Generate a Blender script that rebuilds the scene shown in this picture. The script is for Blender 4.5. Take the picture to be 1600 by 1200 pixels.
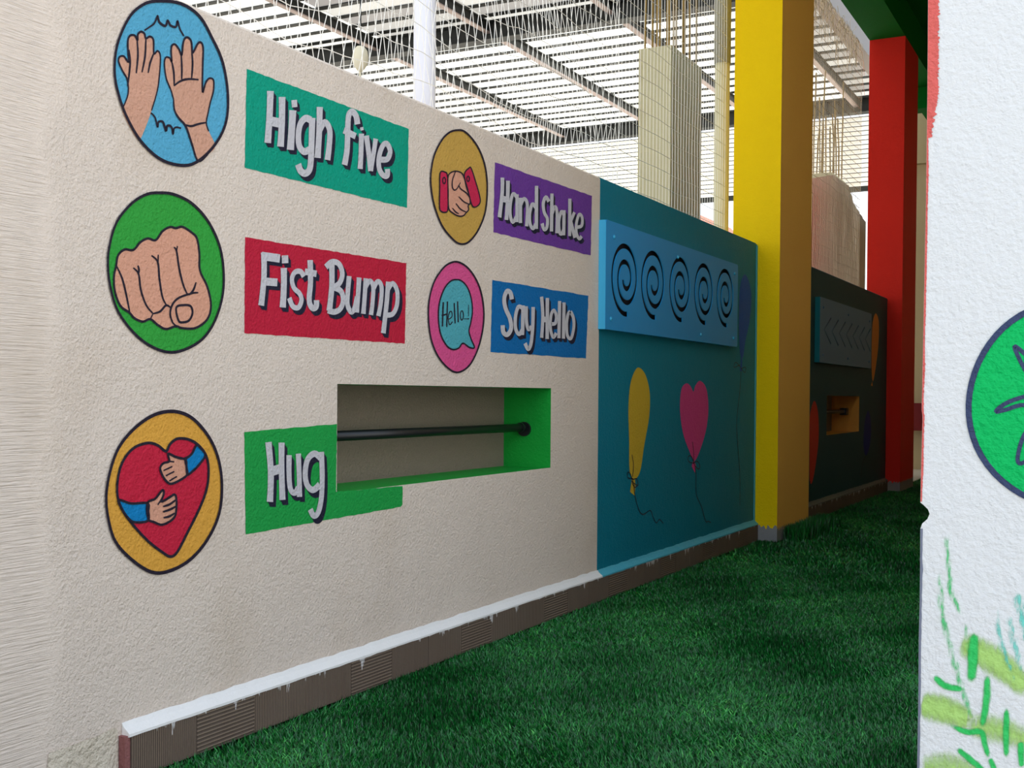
import bpy, bmesh, math, random
import numpy as np
from mathutils import Vector, Matrix, noise
from mathutils.geometry import tessellate_polygon

for o in list(bpy.data.objects): bpy.data.objects.remove(o)
S = bpy.context.scene
C = S.collection
R = math.radians
random.seed(7)

# ------------------------------------------------------------------ camera
F = 1844.0; CX, CY = 800.0, 645.0
CAM = Vector((2.64, 0.0, 1.13))
MC = Matrix.Rotation(R(27.55), 3, 'Z') @ Matrix.Rotation(R(90 - .85), 3, 'X') @ Matrix.Rotation(R(.42), 3, 'Z')
cd = bpy.data.cameras.new('camera'); cam = bpy.data.objects.new('camera', cd); C.objects.link(cam)
cam.matrix_world = Matrix.Translation(CAM) @ MC.to_4x4()
cd.sensor_fit = 'HORIZONTAL'; cd.sensor_width = 36; cd.lens = F / 1600 * 36
cd.shift_y = 45 / 1600.0
cd.clip_start = .05; cd.clip_end = 500
S.camera = cam

# ------------------------------------------------------------------ world, sun, exposure
W = bpy.data.worlds.new('world'); S.world = W; W.use_nodes = True
wn = W.node_tree.nodes; wl = W.node_tree.links
bg = wn['Background']
tc = wn.new('ShaderNodeTexCoord'); sx = wn.new('ShaderNodeSeparateXYZ'); cr = wn.new('ShaderNodeValToRGB')
wl.new(tc.outputs['Generated'], sx.inputs[0]); wl.new(sx.outputs['Z'], cr.inputs[0]); wl.new(cr.outputs[0], bg.inputs[0])
cr.color_ramp.elements[0].position = 0.0; cr.color_ramp.elements[0].color = (.95, .97, 1, 1)
cr.color_ramp.elements[1].position = .7; cr.color_ramp.elements[1].color = (.62, .78, 1, 1)
bg.inputs[1].default_value = 1.5
sd = bpy.data.lights.new('sun', 'SUN'); sun = bpy.data.objects.new('sun', sd); C.objects.link(sun)
sd.energy = 9.0; sd.angle = R(2); sd.color = (1, .95, .86)
sun.rotation_euler = (R(-30), R(-38), 0)
S.view_settings.view_transform = 'Standard'; S.view_settings.look = 'None'
S.view_settings.gamma = 1; S.view_settings.use_curve_mapping = False
S.view_settings.exposure = 0.17

# ------------------------------------------------------------------ helpers
def ray(px, py): return MC @ Vector(((px - CX) / F, -(py - CY) / F, -1))
def UX(px, py, x=0.0):
    d = ray(px, py); t = (x - CAM.x) / d.x; return CAM + d * t
def UY(px, py, y):
    d = ray(px, py); t = (y - CAM.y) / d.y; return CAM + d * t

def tag(o, label, cat, group=None, kind=None):
    if label: o['label'] = label
    if cat: o['category'] = cat
    if group: o['group'] = group
    if kind: o['kind'] = kind
    return o
def link(name, verts, faces, mats, parent=None, mi=None, smooth=False):
    me = bpy.data.meshes.new(name); me.from_pydata([tuple(v) for v in verts], [], faces)
    for m in (mats if isinstance(mats, (list, tuple)) else [mats]): me.materials.append(m)
    if mi: me.polygons.foreach_set('material_index', mi)
    if smooth: me.polygons.foreach_set('use_smooth', [True] * len(me.polygons))
    me.update()
    o = bpy.data.objects.new(name, me); C.objects.link(o)
    if parent: o.parent = parent; o.matrix_parent_inverse = Matrix.Translation(parent.location).inverted()
    return o
def empty(name, label, cat, loc=(0, 0, 0), group=None):
    o = bpy.data.objects.new(name, None); C.objects.link(o); o.location = loc
    return tag(o, label, cat, group)
def struct(o): o['kind'] = 'structure'; return o

class MB:
    def __init__(s): s.v = []; s.f = []; s.m = []
    def add(s, vs, fs, m=0):
        b = len(s.v); s.v += [Vector(v) for v in vs]; s.f += [tuple(b + i for i in f) for f in fs]; s.m += [m] * len(fs)
    def box(s, a, b, m=0, fm=None):
        x0, y0, z0 = a; x1, y1, z1 = b
        vs = [(x0,y0,z0),(x1,y0,z0),(x1,y1,z0),(x0,y1,z0),(x0,y0,z1),(x1,y0,z1),(x1,y1,z1),(x0,y1,z1)]
        fs = [(0,3,2,1),(4,5,6,7),(0,1,5,4),(1,2,6,5),(2,3,7,6),(3,0,4,7)]   # -z +z -y +x +y -x
        b0 = len(s.v); s.v += [Vector(v) for v in vs]
        for i, f in enumerate(fs): s.f.append(tuple(b0 + k for k in f)); s.m.append(fm.get(i, m) if fm else m)
    def tube(s, pts, r, n=6, m=0, cap=True):
        pts = [Vector(p) for p in pts]; rings = []
        for i, p in enumerate(pts):
            d = (pts[min(i + 1, len(pts) - 1)] - pts[max(i - 1, 0)]).normalized()
            u = d.cross(Vector((0, 0, 1)))
            if u.length < .1: u = d.cross(Vector((0, 1, 0)))
            u.normalize(); w = d.cross(u); rr = r[i] if isinstance(r, (list, tuple)) else r
            b = len(s.v); s.v += [p + (u * math.cos(2 * math.pi * k / n) + w * math.sin(2 * math.pi * k / n)) * rr for k in range(n)]
            rings.append(b)
        for a, b in zip(rings, rings[1:]):
            for k in range(n): s.f.append((a + k, a + (k + 1) % n, b + (k + 1) % n, b + k)); s.m.append(m)
        if cap:
            s.f.append(tuple(rings[0] + k for k in range(n))[::-1]); s.m.append(m)
            s.f.append(tuple(rings[-1] + k for k in range(n))); s.m.append(m)
    def build(s, name, mats, parent=None, smooth=False): return link(name, s.v, s.f, mats, parent, s.m, smooth)

# ------------------------------------------------------------------ materials
def mat(name, col, rough=.6, bump=None, spec=.3, metal=0):
    m = bpy.data.materials.new(name); m.use_nodes = True
    p = m.node_tree.nodes['Principled BSDF']
    p.inputs['Base Color'].default_value = (*col, 1); p.inputs['Roughness'].default_value = rough
    p.inputs['Specular IOR Level'].default_value = spec; p.inputs['Metallic'].default_value = metal
    return m
def srgb(r, g, b):
    f = lambda c: (c / 255 / 12.92) if c / 255 <= .04045 else ((c / 255 + .055) / 1.055) ** 2.4
    return (f(r), f(g), f(b))
class N:   # small node helper
    def __init__(s, m): s.t = m.node_tree; s.n = s.t.nodes; s.l = s.t.links; s.p = s.n['Principled BSDF']
    def new(s, t, **k):
        n = s.n.new(t)
        for a, b in k.items(): setattr(n, a, b)
        return n
    def inp(s, sock, v):
        if isinstance(v, bpy.types.NodeSocket): s.l.new(v, sock)
        else: sock.default_value = v
    def math(s, op, a, b=0, c=None):
        n = s.new('ShaderNodeMath', operation=op); s.inp(n.inputs[0], a); s.inp(n.inputs[1], b)
        if c is not None: s.inp(n.inputs[2], c)
        return n.outputs[0]
    def pos(s): return s.new('ShaderNodeNewGeometry').outputs['Position']
    def scale(s, v, xyz):
        n = s.new('ShaderNodeVectorMath', operation='MULTIPLY'); s.l.new(v, n.inputs[0]); n.inputs[1].default_value = xyz; return n.outputs[0]
    def noise(s, v, sc, det=3, rough=.5):
        n = s.new('ShaderNodeTexNoise'); s.l.new(v, n.inputs['Vector']); n.inputs['Scale'].default_value = sc
        n.inputs['Detail'].default_value = det; n.inputs['Roughness'].default_value = rough; return n.outputs[0]
    def ramp(s, v, a, b):
        n = s.new('ShaderNodeMapRange'); s.inp(n.inputs[0], v); n.inputs[1].default_value = a; n.inputs[2].default_value = b; n.clamp = True
        n.interpolation_type = 'SMOOTHSTEP'; return n.outputs[0]
    def mix(s, f, a, b):
        n = s.new('ShaderNodeMix', data_type='RGBA'); s.inp(n.inputs[0], f)
        for i, v in ((6, a), (7, b)):
            if isinstance(v, bpy.types.NodeSocket): s.l.new(v, n.inputs[i])
            else: n.inputs[i].default_value = (*v[:3], 1)
        return n.outputs[2]
    def sep(s, v):
        n = s.new('ShaderNodeSeparateXYZ'); s.l.new(v, n.inputs[0]); return n.outputs
    def bump(s, h, dist, strength=1):
        n = s.new('ShaderNodeBump'); s.l.new(h, n.inputs['Height']); n.inputs['Distance'].default_value = dist; n.inputs['Strength'].default_value = strength
        s.l.new(n.outputs[0], s.p.inputs['Normal'])

def stucco(name, col, amt=1.0, rough=.62, spec=.35, brush=False, stain=.0, var=.06, base=None, scl=1.0, trowel=.35):
    """plaster with a fine grain and soft undulation, painted one colour"""
    m = mat(name, col, rough, spec=spec); n = N(m); P = n.pos()
    g1 = n.noise(P, 90 * scl, 4, .62); g2 = n.noise(P, 30 * scl, 2); g3 = n.noise(P, 3.0, 2)
    h = n.math('ADD', n.math('MULTIPLY', g1, .72), n.math('ADD', n.math('MULTIPLY', g2, .46), n.math('MULTIPLY', g3, .9)))
    # trowel scars
    tr = n.noise(n.scale(P, (1, 9, 24)), 1.3, 4, .65)
    patch = n.ramp(n.noise(P, 1.7, 2), .5, .62)
    h = n.math('ADD', h, n.math('MULTIPLY', n.math('MULTIPLY', tr, patch), trowel))
    if brush:
        y = n.sep(P)[1]
        edge = n.math('ADD', 2.30, n.math('MULTIPLY', n.math('SUBTRACT', n.noise(P, 4, 3), .5), .22))
        k = n.ramp(n.math('SUBTRACT', edge, y), -.05, .07)
        st = n.noise(n.scale(P, (1, 5, 130)), 1.0, 3, .7)
        hb = n.math('ADD', n.math('MULTIPLY', st, .75), n.math('MULTIPLY', g3, .6))
        mm = n.new('ShaderNodeMix', data_type='FLOAT'); n.inp(mm.inputs[0], k); n.inp(mm.inputs[2], h); n.inp(mm.inputs[3], hb); h = mm.outputs[0]
    n.bump(h, .011 * amt)
    c = n.mix(n.noise(P, 2.2, 4), tuple(x * (1 - var) for x in col), tuple(min(1, x * (1 + var)) for x in col))
    if stain:
        s1 = n.ramp(n.noise(n.scale(P, (1, 1.0, .7)), 1.6, 5, .6), .52, .75)
        c = n.mix(n.math('MULTIPLY', s1, stain), c, (col[0] * .72, col[1] * .64, col[2] * .52))
    if base:                                        # unpainted ragged strip near the ground
        z = n.sep(P)[2]
        e = n.math('ADD', base[1], n.math('MULTIPLY', n.math('SUBTRACT', n.noise(n.scale(P, (1, 1, .25)), 45, 3), .5), .10))
        c = n.mix(n.math('LESS_THAN', z, e), c, base[0])
    n.l.new(c, n.p.inputs['Base Color'])
    return m

M = {}
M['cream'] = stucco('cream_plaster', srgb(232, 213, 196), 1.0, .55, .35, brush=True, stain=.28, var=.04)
M['teal'] = stucco('teal_plaster', srgb(4, 124, 146), .8, .55, .2)
M['tealdark'] = stucco('deep_teal_plaster', srgb(26, 68, 78), .4, .6, .3)
M['backstucco'] = stucco('shaded_back_stucco', srgb(146, 130, 114), 1.3, .8, .2)  # niche backs: the shade inside is put into a darker base colour
M['jamb'] = stucco('green_jamb', srgb(10, 165, 55), .35, .5, .4)
M['ochrejamb'] = stucco('ochre_jamb', srgb(215, 150, 60), .4, .6)
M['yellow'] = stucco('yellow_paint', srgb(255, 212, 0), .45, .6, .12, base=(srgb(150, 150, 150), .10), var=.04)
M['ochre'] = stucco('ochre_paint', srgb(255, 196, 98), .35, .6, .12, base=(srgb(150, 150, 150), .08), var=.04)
M['red'] = stucco('red_paint', srgb(232, 46, 34), .3, .6, .12, base=(srgb(150, 140, 138), .10), var=.04)
M['greenbeam'] = stucco('green_paint', srgb(0, 104, 30), .3, .8, .1)
M['concrete'] = stucco('raw_concrete', srgb(196, 190, 158), .5, .8, .2, stain=.5, scl=.7)
M['endwall'] = stucco('end_wall_cream', srgb(190, 172, 135), .3, .8, .2)
M['whitewall'] = stucco('white_plaster', srgb(230, 229, 227), .5, .55, .35, var=.02, trowel=0)
M['whiteband'] = stucco('white_ledge', srgb(242, 236, 230), .3, .5, .3, var=.02)
M['blueband'] = stucco('light_blue_ledge', srgb(80, 178, 198), .3, .5, .3)
M['darkband'] = stucco('dark_ledge', srgb(110, 112, 108), .3, .6)
def paint(name, rgb, rough=.55, amt=.9, spec=.18): M[name] = stucco(name, srgb(*rgb), amt, rough, spec, var=.05); return M[name]
for k, v in dict(p_green=(0, 156, 126), p_red=(196, 30, 58), p_hug=(30, 158, 70), p_purple=(112, 60, 150), p_blue=(10, 108, 172),
                 e_blue=(88, 168, 200), e_green=(52, 160, 60), e_orange=(228, 165, 66), e_gold=(204, 160, 76), e_pink=(224, 84, 140),
                 bubble=(84, 170, 180), skin=(222, 160, 132), skin2=(212, 158, 132), heart=(204, 34, 62), sleeve=(10, 128, 188), cuff=(206, 40, 78),
                 ink=(40, 32, 46), shadow=(34, 32, 52), letter=(206, 200, 202), b_yellow=(214, 176, 52), b_pink=(222, 70, 140),
                 b_navy=(16, 84, 176), b_orange=(226, 140, 60), b_red=(214, 60, 44), b_dknavy=(20, 40, 120), leafgreen=(0, 190, 96), slate=(62, 72, 104),
                 edgered=(226, 104, 96)).items(): paint(k, v)
M['plate'] = mat('blue_board', srgb(30, 146, 208), .4, spec=.4)
M['plateedge'] = mat('lit_blue_board_edge', srgb(72, 184, 226), .4)  # lighter than the face: brighter light on this side is in the colour
M['plate2'] = mat('grey_blue_board', srgb(84, 120, 158), .45)
M['plate2edge'] = mat('teal_board_edge', srgb(20, 130, 150), .4)
M['slot'] = mat('dark_slot', srgb(46, 40, 44), .8)
M['screw'] = mat('blue_screw_head', srgb(60, 170, 210), .25, spec=.6)
M['black'] = mat('black_steel', (.012, .012, .014), .35, spec=.5)
M['steel'] = mat('dark_steel', (.03, .032, .032), .6)
M['greysteel'] = mat('grey_steel', srgb(176, 160, 158), .6)
M['net'] = mat('white_cord', srgb(248, 244, 236), .7)
M['beige'] = mat('beige_cord', srgb(240, 220, 196), .8)
M['whitepole'] = mat('white_enamel', srgb(236, 236, 246), .3, spec=.5)
M['creampole'] = mat('cream_pipe', srgb(206, 200, 164), .5)
M['greypole'] = mat('grey_sleeve', srgb(150, 150, 138), .6)
M['rust'] = mat('rusty_rebar', srgb(150, 124, 70), .8)
M['lamp'] = mat('lamp_plastic', srgb(222, 214, 190), .5)
M['redroof'] = mat('red_roof_tiles', srgb(232, 150, 118), .7)

def _t():
    m = mat('ribbed_tile', srgb(112, 92, 76), .7, spec=.3); n = N(m); P = n.pos(); X = n.sep(P)
    u = n.math('DIVIDE', n.math('SUBTRACT', X[1], 2.575 - 2.8), .28)
    idx = n.math('FLOOR', u); md = n.math('MODULO', idx, 3.0)
    hor = n.math('COMPARE', md, 2.0, .3)
    wv = n.math('SINE', n.math('MULTIPLY', X[1], 2 * math.pi / .0088)); wh = n.math('SINE', n.math('MULTIPLY', X[2], 2 * math.pi / .0125))
    mm = n.new('ShaderNodeMix', data_type='FLOAT'); n.inp(mm.inputs[0], hor); n.inp(mm.inputs[2], wv); n.inp(mm.inputs[3], wh)
    h = n.ramp(mm.outputs[0], -.4, .6)
    n.bump(n.math('ADD', n.math('MULTIPLY', h, .6), n.math('MULTIPLY', n.noise(P, 90, 3), .3)), .006)
    tile = n.new('ShaderNodeTexWhiteNoise', noise_dimensions='1D'); n.l.new(idx, tile.inputs['W'])
    c = n.mix(h, srgb(78, 62, 52), srgb(146, 124, 104))
    c = n.mix(n.math('MULTIPLY', tile.outputs[0], .4), c, srgb(104, 84, 70))
    c = n.mix(n.math('MULTIPLY', n.noise(P, 7, 4), .4), c, srgb(128, 116, 104))
    e = n.math('SUBTRACT', .122, n.math('MULTIPLY', n.ramp(n.noise(n.scale(P, (1, 1, .12)), 14, 5, .75), .47, .8), .085))
    c = n.mix(n.math('GREATER_THAN', X[2], e), c, srgb(214, 208, 204))
    n.l.new(c, n.p.inputs['Base Color']); return m
M['tile'] = _t()
def _sheet():
    m = bpy.data.materials.new('translucent_roof_sheet'); m.use_nodes = True; n = N(m)
    tr = n.new('ShaderNodeBsdfTranslucent'); mx = n.new('ShaderNodeMixShader')
    at = n.new('ShaderNodeAttribute', attribute_name='tint')
    c = n.mix(at.outputs['Fac'], (.10, .085, .08), (1.0, .96, .84))
    n.l.new(c, tr.inputs[0]); n.l.new(c, n.p.inputs['Base Color']); n.p.inputs['Roughness'].default_value = .5
    mx.inputs[0].default_value = .35; n.l.new(tr.outputs[0], mx.inputs[1]); n.l.new(n.p.outputs[0], mx.inputs[2])
    n.l.new(mx.outputs[0], n.n['Material Output'].inputs[0]); return m
M['sheet'] = _sheet()
def _grass():
    m = bpy.data.materials.new('artificial_turf'); m.use_nodes = True; n = N(m)
    at = n.new('ShaderNodeAttribute', attribute_name='rnd')
    r = n.new('ShaderNodeValToRGB'); n.l.new(at.outputs['Fac'], r.inputs[0]); e = r.color_ramp.elements
    e[0].color = (*srgb(2, 46, 14), 1); e[1].color = (*srgb(96, 200, 84), 1); e[1].position = 1  # random blade greens; highlights and dark gaps are also put into the end colours
    for p_, c_ in ((.45, (8, 100, 34)), (.82, (30, 150, 56))):
        x = e.new(p_); x.color = (*srgb(*c_), 1)
    n.l.new(r.outputs[0], n.p.inputs['Base Color']); n.p.inputs['Roughness'].default_value = .38; n.p.inputs['Specular IOR Level'].default_value = .55
    return m
M['turf'] = _grass()
M['turfbase'] = mat('turf_backing', srgb(6, 30, 14), .9)
M['ground'] = mat('pale_ground', srgb(216, 208, 194), .9)  # unseen floor kept pale to bounce light up into the shed

# ------------------------------------------------------------------ flat shapes painted on a surface
def cat(pts, closed=False, k=5):
    P = [Vector((p[0], p[1])) for p in pts]; n = len(P); out = []
    rng = range(n) if closed else range(n - 1)
    for i in rng:
        a = P[(i - 1) % n] if (closed or i > 0) else P[0]
        b = P[i]; c = P[(i + 1) % n]; d = P[(i + 2) % n] if (closed or i + 2 < n) else P[-1]
        for j in range(k):
            t = j / k
            out.append(.5 * ((2 * b) + (c - a) * t + (2 * a - 5 * b + 4 * c - d) * t * t + (3 * b - a - 3 * c + d) * t ** 3))
    if not closed: out.append(P[-1])
    return out
def ell(cx, cy, rx, ry, n=20): return [(cx + rx * math.cos(2 * math.pi * i / n), cy + ry * math.sin(2 * math.pi * i / n)) for i in range(n)]

class Art:
    """collects outlines in the coordinates of a surface sketch and lays them on a real plane"""
    def __init__(s, ox, oy, sc, off, axis='X', plane=0.0, sign=1, ax=.78):
        s.ox, s.oy, s.sc, s.off, s.axis, s.plane, s.sign, s.ax = ox, oy, sc, off, axis, plane, sign, ax
        s.v = []; s.f = []; s.k = 0
    def at(s, p):
        px, py = s.ox + p[0] / s.sc, s.oy + p[1] / s.sc
        return UX(px, py, s.plane + s.off * s.sign + s.k * 2e-6) if s.axis == 'X' else UY(px, py, s.plane - s.off - s.k * 2e-6)
    def poly(s, pts, smooth=False, k=5):
        if smooth: pts = cat(pts, True, k)
        pts = [Vector((p[0], p[1], 0)) for p in pts]
        b = len(s.v); s.v += [s.at(p) for p in pts]
        for t in tessellate_polygon([pts]): s.f.append(tuple(b + i for i in t))
        s.k += 1; return s
    def line(s, pts, w, closed=False, smooth=True, k=5, dx=0, dy=0, taper=None, round_=False):
        if smooth and len(pts) > 2: P = cat(pts, closed, k)
        else: P = [Vector(p) for p in pts]
        n = len(P); A = []; B = []; a = s.ax
        for i in range(n):
            p0 = P[(i - 1) % n] if closed or i else P[0]; p1 = P[(i + 1) % n] if closed or i < n - 1 else P[-1]
            d = p1 - p0; d = Vector((d.x / a, d.y))
            if d.length < 1e-6: d = Vector((1, 0))
            d.normalize(); ww = w * (taper(i / max(1, n - 1)) if taper else 1) / 2
            nn = Vector((-d.y * a, d.x)) * ww / (a if round_ is None else 1)
            q = P[i] + Vector((dx, dy)); A.append(q + nn); B.append(q - nn)
        b = len(s.v); s.v += [s.at(p) for p in A] + [s.at(p) for p in B]
        for i in range(n if closed else n - 1):
            j = (i + 1) % n; s.f.append((b + i, b + j, b + n + j, b + n + i))
        if round_ and not closed:
            for e in (P[0], P[-1]): s.poly([(x + dx, y + dy) for x, y in ell(e.x, e.y, w / 2 * a, w / 2, 12)])
        s.k += 1; return s
    def build(s, name, m, parent=None): return link(name, s.v, s.f, m, parent)

L0, L1, L2, L3, L4 = .0012, .0022, .0032, .0042, .0052

# ================================================================== SETTING
ZT, ZB = UX(660, 163).z, UX(660, 994).z       # wall top, tile top
YT = UX(935, 600).y                           # where cream meets teal
YE = UX(1181, 600).y                          # end of the first wall
Y2 = YE + 1.04
YR = UX(1385, 600).y                          # end of second wall / start of red column
print('wall', ZT, ZB, YT, YE, YR)
ZB = .113

def niche_wall(name, y0, y1, z0, z1, ny0, ny1, nz0, nz1, dep, mats):
    b = MB(); T = .42
    ys = [y0, ny0, ny1, y1]; zs = [z0, nz0, nz1, z1]
    for i in range(3):
        for j in range(3):
            if i == 1 and j == 1: continue
            b.add([(0, ys[i], zs[j]), (0, ys[i+1], zs[j]), (0, ys[i+1], zs[j+1]), (0, ys[i], zs[j+1])], [(0, 1, 2, 3)], 0)
    a = (0, ny0, nz0)
    b.add([(0, ny1, nz0), (-dep, ny1, nz0), (-dep, ny1, nz1), (0, ny1, nz1)], [(0, 1, 2, 3)], 1)
    b.add([(0, ny0, nz0), (-dep, ny0, nz0), (-dep, ny0, nz1), (0, ny0, nz1)], [(3, 2, 1, 0)], 1)
    b.add([(0, ny0, nz0), (0, ny1, nz0), (-dep, ny1, nz0), (-dep, ny0, nz0)], [(0, 1, 2, 3)], 1)
    b.add([(0, ny0, nz1), (0, ny1, nz1), (-dep, ny1, nz1), (-dep, ny0, nz1)], [(3, 2, 1, 0)], 1)
    b.add([(-dep, ny0, nz0), (-dep, ny1, nz0), (-dep, ny1, nz1), (-dep, ny0, nz1)], [(0, 1, 2, 3)], 2)
    # rounded top arris, back, top, ends
    b.add([(-T, y0, z0), (-T, y1, z0), (-T, y1, z1), (-T, y0, z1)], [(3, 2, 1, 0)], 0)
    b.add([(0, y0, z1), (0, y1, z1), (-.012, y1, z1 + .012), (-.012, y0, z1 + .012)], [(0, 1, 2, 3)], 0)
    b.add([(-.012, y0, z1 + .012), (-.012, y1, z1 + .012), (-T, y1, z1 + .012), (-T, y0, z1 + .012)], [(0, 1, 2, 3)], 0)
    for y in (y0, y1): b.add([(0, y, z0), (-T, y, z0), (-T, y, z1 + .012), (-.012, y, z1 + .012), (0, y, z1)], [(0, 1, 2, 3, 4)], 0)
    return struct(b.build(name, mats))
p0 = UX(527, 602); p1 = UX(860, 732); pL = UX(526, 768)
NY0, NY1, NZ0, NZ1 = p0.y, p1.y, (p1.z + pL.z) / 2, (p0.z + UX(860, 605).z) / 2
print('niche', NY0, NY1, NZ0, NZ1)
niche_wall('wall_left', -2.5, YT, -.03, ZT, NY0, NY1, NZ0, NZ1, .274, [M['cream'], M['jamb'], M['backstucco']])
b = MB(); b.box((-.42, YT, -.03), (0, YE, ZT), 0); b.box((-.42, YT, ZT), (-.012, YE, ZT + .012), 0); struct(b.build('wall_left.001', M['teal']))
q0 = UX(1292, 616); q1 = UX(1342, 674)
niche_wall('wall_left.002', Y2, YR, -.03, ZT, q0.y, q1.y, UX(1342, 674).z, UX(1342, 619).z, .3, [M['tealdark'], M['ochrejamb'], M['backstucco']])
b = MB(); b.box((-.002, YE - .028, .14), (.006, YE, ZT - .01)); struct(b.build('lit_wall_edge', M['blueband']))  # light strip put in for the lit rounding of the wall's end

# tiled plinth and its painted ledge
b = MB(); y = 2.575
first = True
while y < YE - .02:
    y1 = min(y + .2775, YE - .002); b.box((.001, y, -.02), (.03, y1, ZB)); y += .28
struct(b.build('baseboard_left', M['tile']))
b = MB(); y = Y2 + .01
while y < YR - .02:
    y1 = min(y + .2775, YR - .01); b.box((.001, y, -.02), (.03, y1, ZB)); y += .28
struct(b.build('baseboard_left.001', M['tile']))
def ledge(name, y0, y1, m):
    b = MB(); n = max(2, int((y1 - y0) / .05)); vs = []; rnd = random.Random(3)
    for i in range(n + 1):
        y = y0 + (y1 - y0) * i / n; j = rnd.uniform(-.0015, .0015)
        vs += [(.001, y, ZB + .036 + j * 2), (.010, y, ZB + .022 + j), (.032, y, ZB + .004), (.0325, y, ZB - .004 + j), (.001, y, ZB - .01)]
    fs = []
    for i in range(n):
        for k in range(5): fs.append((i*5+k, (i+1)*5+k, (i+1)*5+(k+1)%5, i*5+(k+1)%5))
    fs += [(0, 1, 2, 3, 4), tuple(n*5+k for k in (4, 3, 2, 1, 0))]
    b.add(vs, fs); return struct(b.build(name, m))
ledge('trim_2', 2.565, YT + .01, M['whiteband']); ledge('trim_3', YT + .01, YE, M['blueband']); ledge('trim_4', Y2 + .01, YR, M['darkband'])

# ground, passage ceiling, end wall and added light-blocking side wall
b = MB(); b.box((-60, -30, -.3), (60, 90, -.05)); struct(b.build('floor', M['ground']))
b = MB(); b.box((.001, -1.5, -.05), (2.36, 20.49, -.034)); tag(b.build('turf_backing', M['turfbase']), None, None, kind='structure').name = 'floor_turf'
b = MB(); b.box((-.25, 5.6, 6.0), (5.2, 21.5, 6.25)); struct(b.build('ceiling_passage', M['greenbeam']))
b = MB(); b.box((-.85, 20.5, -.05), (3.0, 20.8, 6.0)); struct(b.build('wall_end', M['endwall']))
b = MB(); b.box((2.36, 5.2, -.05), (2.6, 20.5, 6.0)); struct(b.build('wall_right_blocker', M['endwall']))  # unseen wall added to keep light out of the passage

# ================================================================== COLUMNS AND BEAMS
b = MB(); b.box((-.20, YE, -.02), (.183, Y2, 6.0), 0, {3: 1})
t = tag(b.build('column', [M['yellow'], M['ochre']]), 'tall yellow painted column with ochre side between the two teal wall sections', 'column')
b = MB(); b.box((-.25, YR, -.02), (.175, YR + 1.0, 5.55), 0)
tag(b.build('column', M['red']), 'tall red painted column at the far end of the dark teal wall', 'column')
b = MB(); b.box((-.25, Y2 + .001, 5.55), (.175, 20.5, 6.0)); tag(b.build('beam', M['greenbeam']), 'green painted beam running along the passage over the red column', 'beam')
b = MB(); b.box((-.25, 17.6, 5.25), (2.35, 17.9, 5.549)); tag(b.build('beam', M['greenbeam']), 'green cross beam behind the red column over the passage', 'beam')
b = MB(); b.box((-.8, 20.38, 5.0), (2.3, 20.5, 5.1)); tag(b.build('pipe_ledge', M['endwall']), 'cream ledge across the far end wall beside red column', 'ledge')
b = MB(); b.box((-.8, 20.2, .6), (.9, 20.49, 1.05)); tag(b.build('bench', mat('maroon', srgb(120, 30, 34), .7)), 'dark red low block at the far end of the passage', 'bench')

def raw_column(x1, y0, ztop, rt, label, seed):
    r = empty('concrete_column', label, 'column', (x1 - .19, y0 + .52, 0), 'unfinished concrete columns behind the wall')
    b = MB(); b.box((x1 - .38, y0, -.03), (x1, y0 + 1.04, ztop)); b.build('shaft', M['concrete'], r)
    rd = random.Random(seed)
    pts = [(x1 - .33 + .28 * i / 2, y0 + .06 + .92 * j / 4) for i in range(3) for j in range(5) if i in (0, 2) or j in (0, 4)]
    for (px, py) in pts:
        h = rt + rd.uniform(-.5, .5); b = MB(); dx, dy = rd.uniform(-.05, .05), rd.uniform(-.06, .06)
        zs = [ztop - .05 + (h) * k / 14 for k in range(15)]
        b.tube([(px + dx * (k / 14) ** 2, py + dy * (k / 14) ** 2, z) for k, z in enumerate(zs)], .012, 6)
        b.build('rebar', M['rust'], r)
    return r
c1 = UX(1047, 300, -1.83); raw_column(-1.83, c1.y, 4.97, 2.55, 'unfinished concrete column with tall rusty rebars behind the teal wall', 1)
c2 = UX(1300, 300, -1.83); raw_column(-1.83, c2.y, 4.93, 1.3, 'unfinished concrete column with short rebars seen between yellow and red columns', 2)

# ================================================================== SHED ROOF
RZ = 7.6; RY0, RY1, RX0, RX1 = -2.0, 26.0, -24.0, -.6
beams_x = [-2.6 - 2.3 * i for i in range(9)]; beams_y = [10.2, 17.9, 25.9]
vs, fs, tint = [], [], []; rd = random.Random(5)
xs = [RX1] + beams_x + [RX0]; tin = {}
y = RY0
while y < RY1:
    for i in range(len(xs) - 1):
        bay = (i, sum(y > q for q in beams_y)); 
        if bay not in tin: tin[bay] = rd.uniform(.15, 1)
        v = min(1, max(0, tin[bay] + rd.uniform(-.15, .15)))
        x0, x1 = xs[i], xs[i + 1]; k = len(vs)
        z = RZ + rd.uniform(-.004, .004)
        vs += [(x0, y, z), (x1, y, z), (x1, y + .405, z), (x0, y + .405, z)]; fs.append((k, k+1, k+2, k+3)); tint.append(v)
    y += .52
o = link('ceiling', vs, fs, M['sheet']); struct(o)
a = o.data.attributes.new('tint', 'FLOAT', 'FACE'); a.data.foreach_set('value', tint)
b = MB(); y = RY0 + .405
while y < RY1:
    b.box((RX0, y - .005, RZ - .012), (RX1, y + .12, RZ + .03)); y += .52
struct(b.build('ceiling_ribs', M['steel']))
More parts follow.
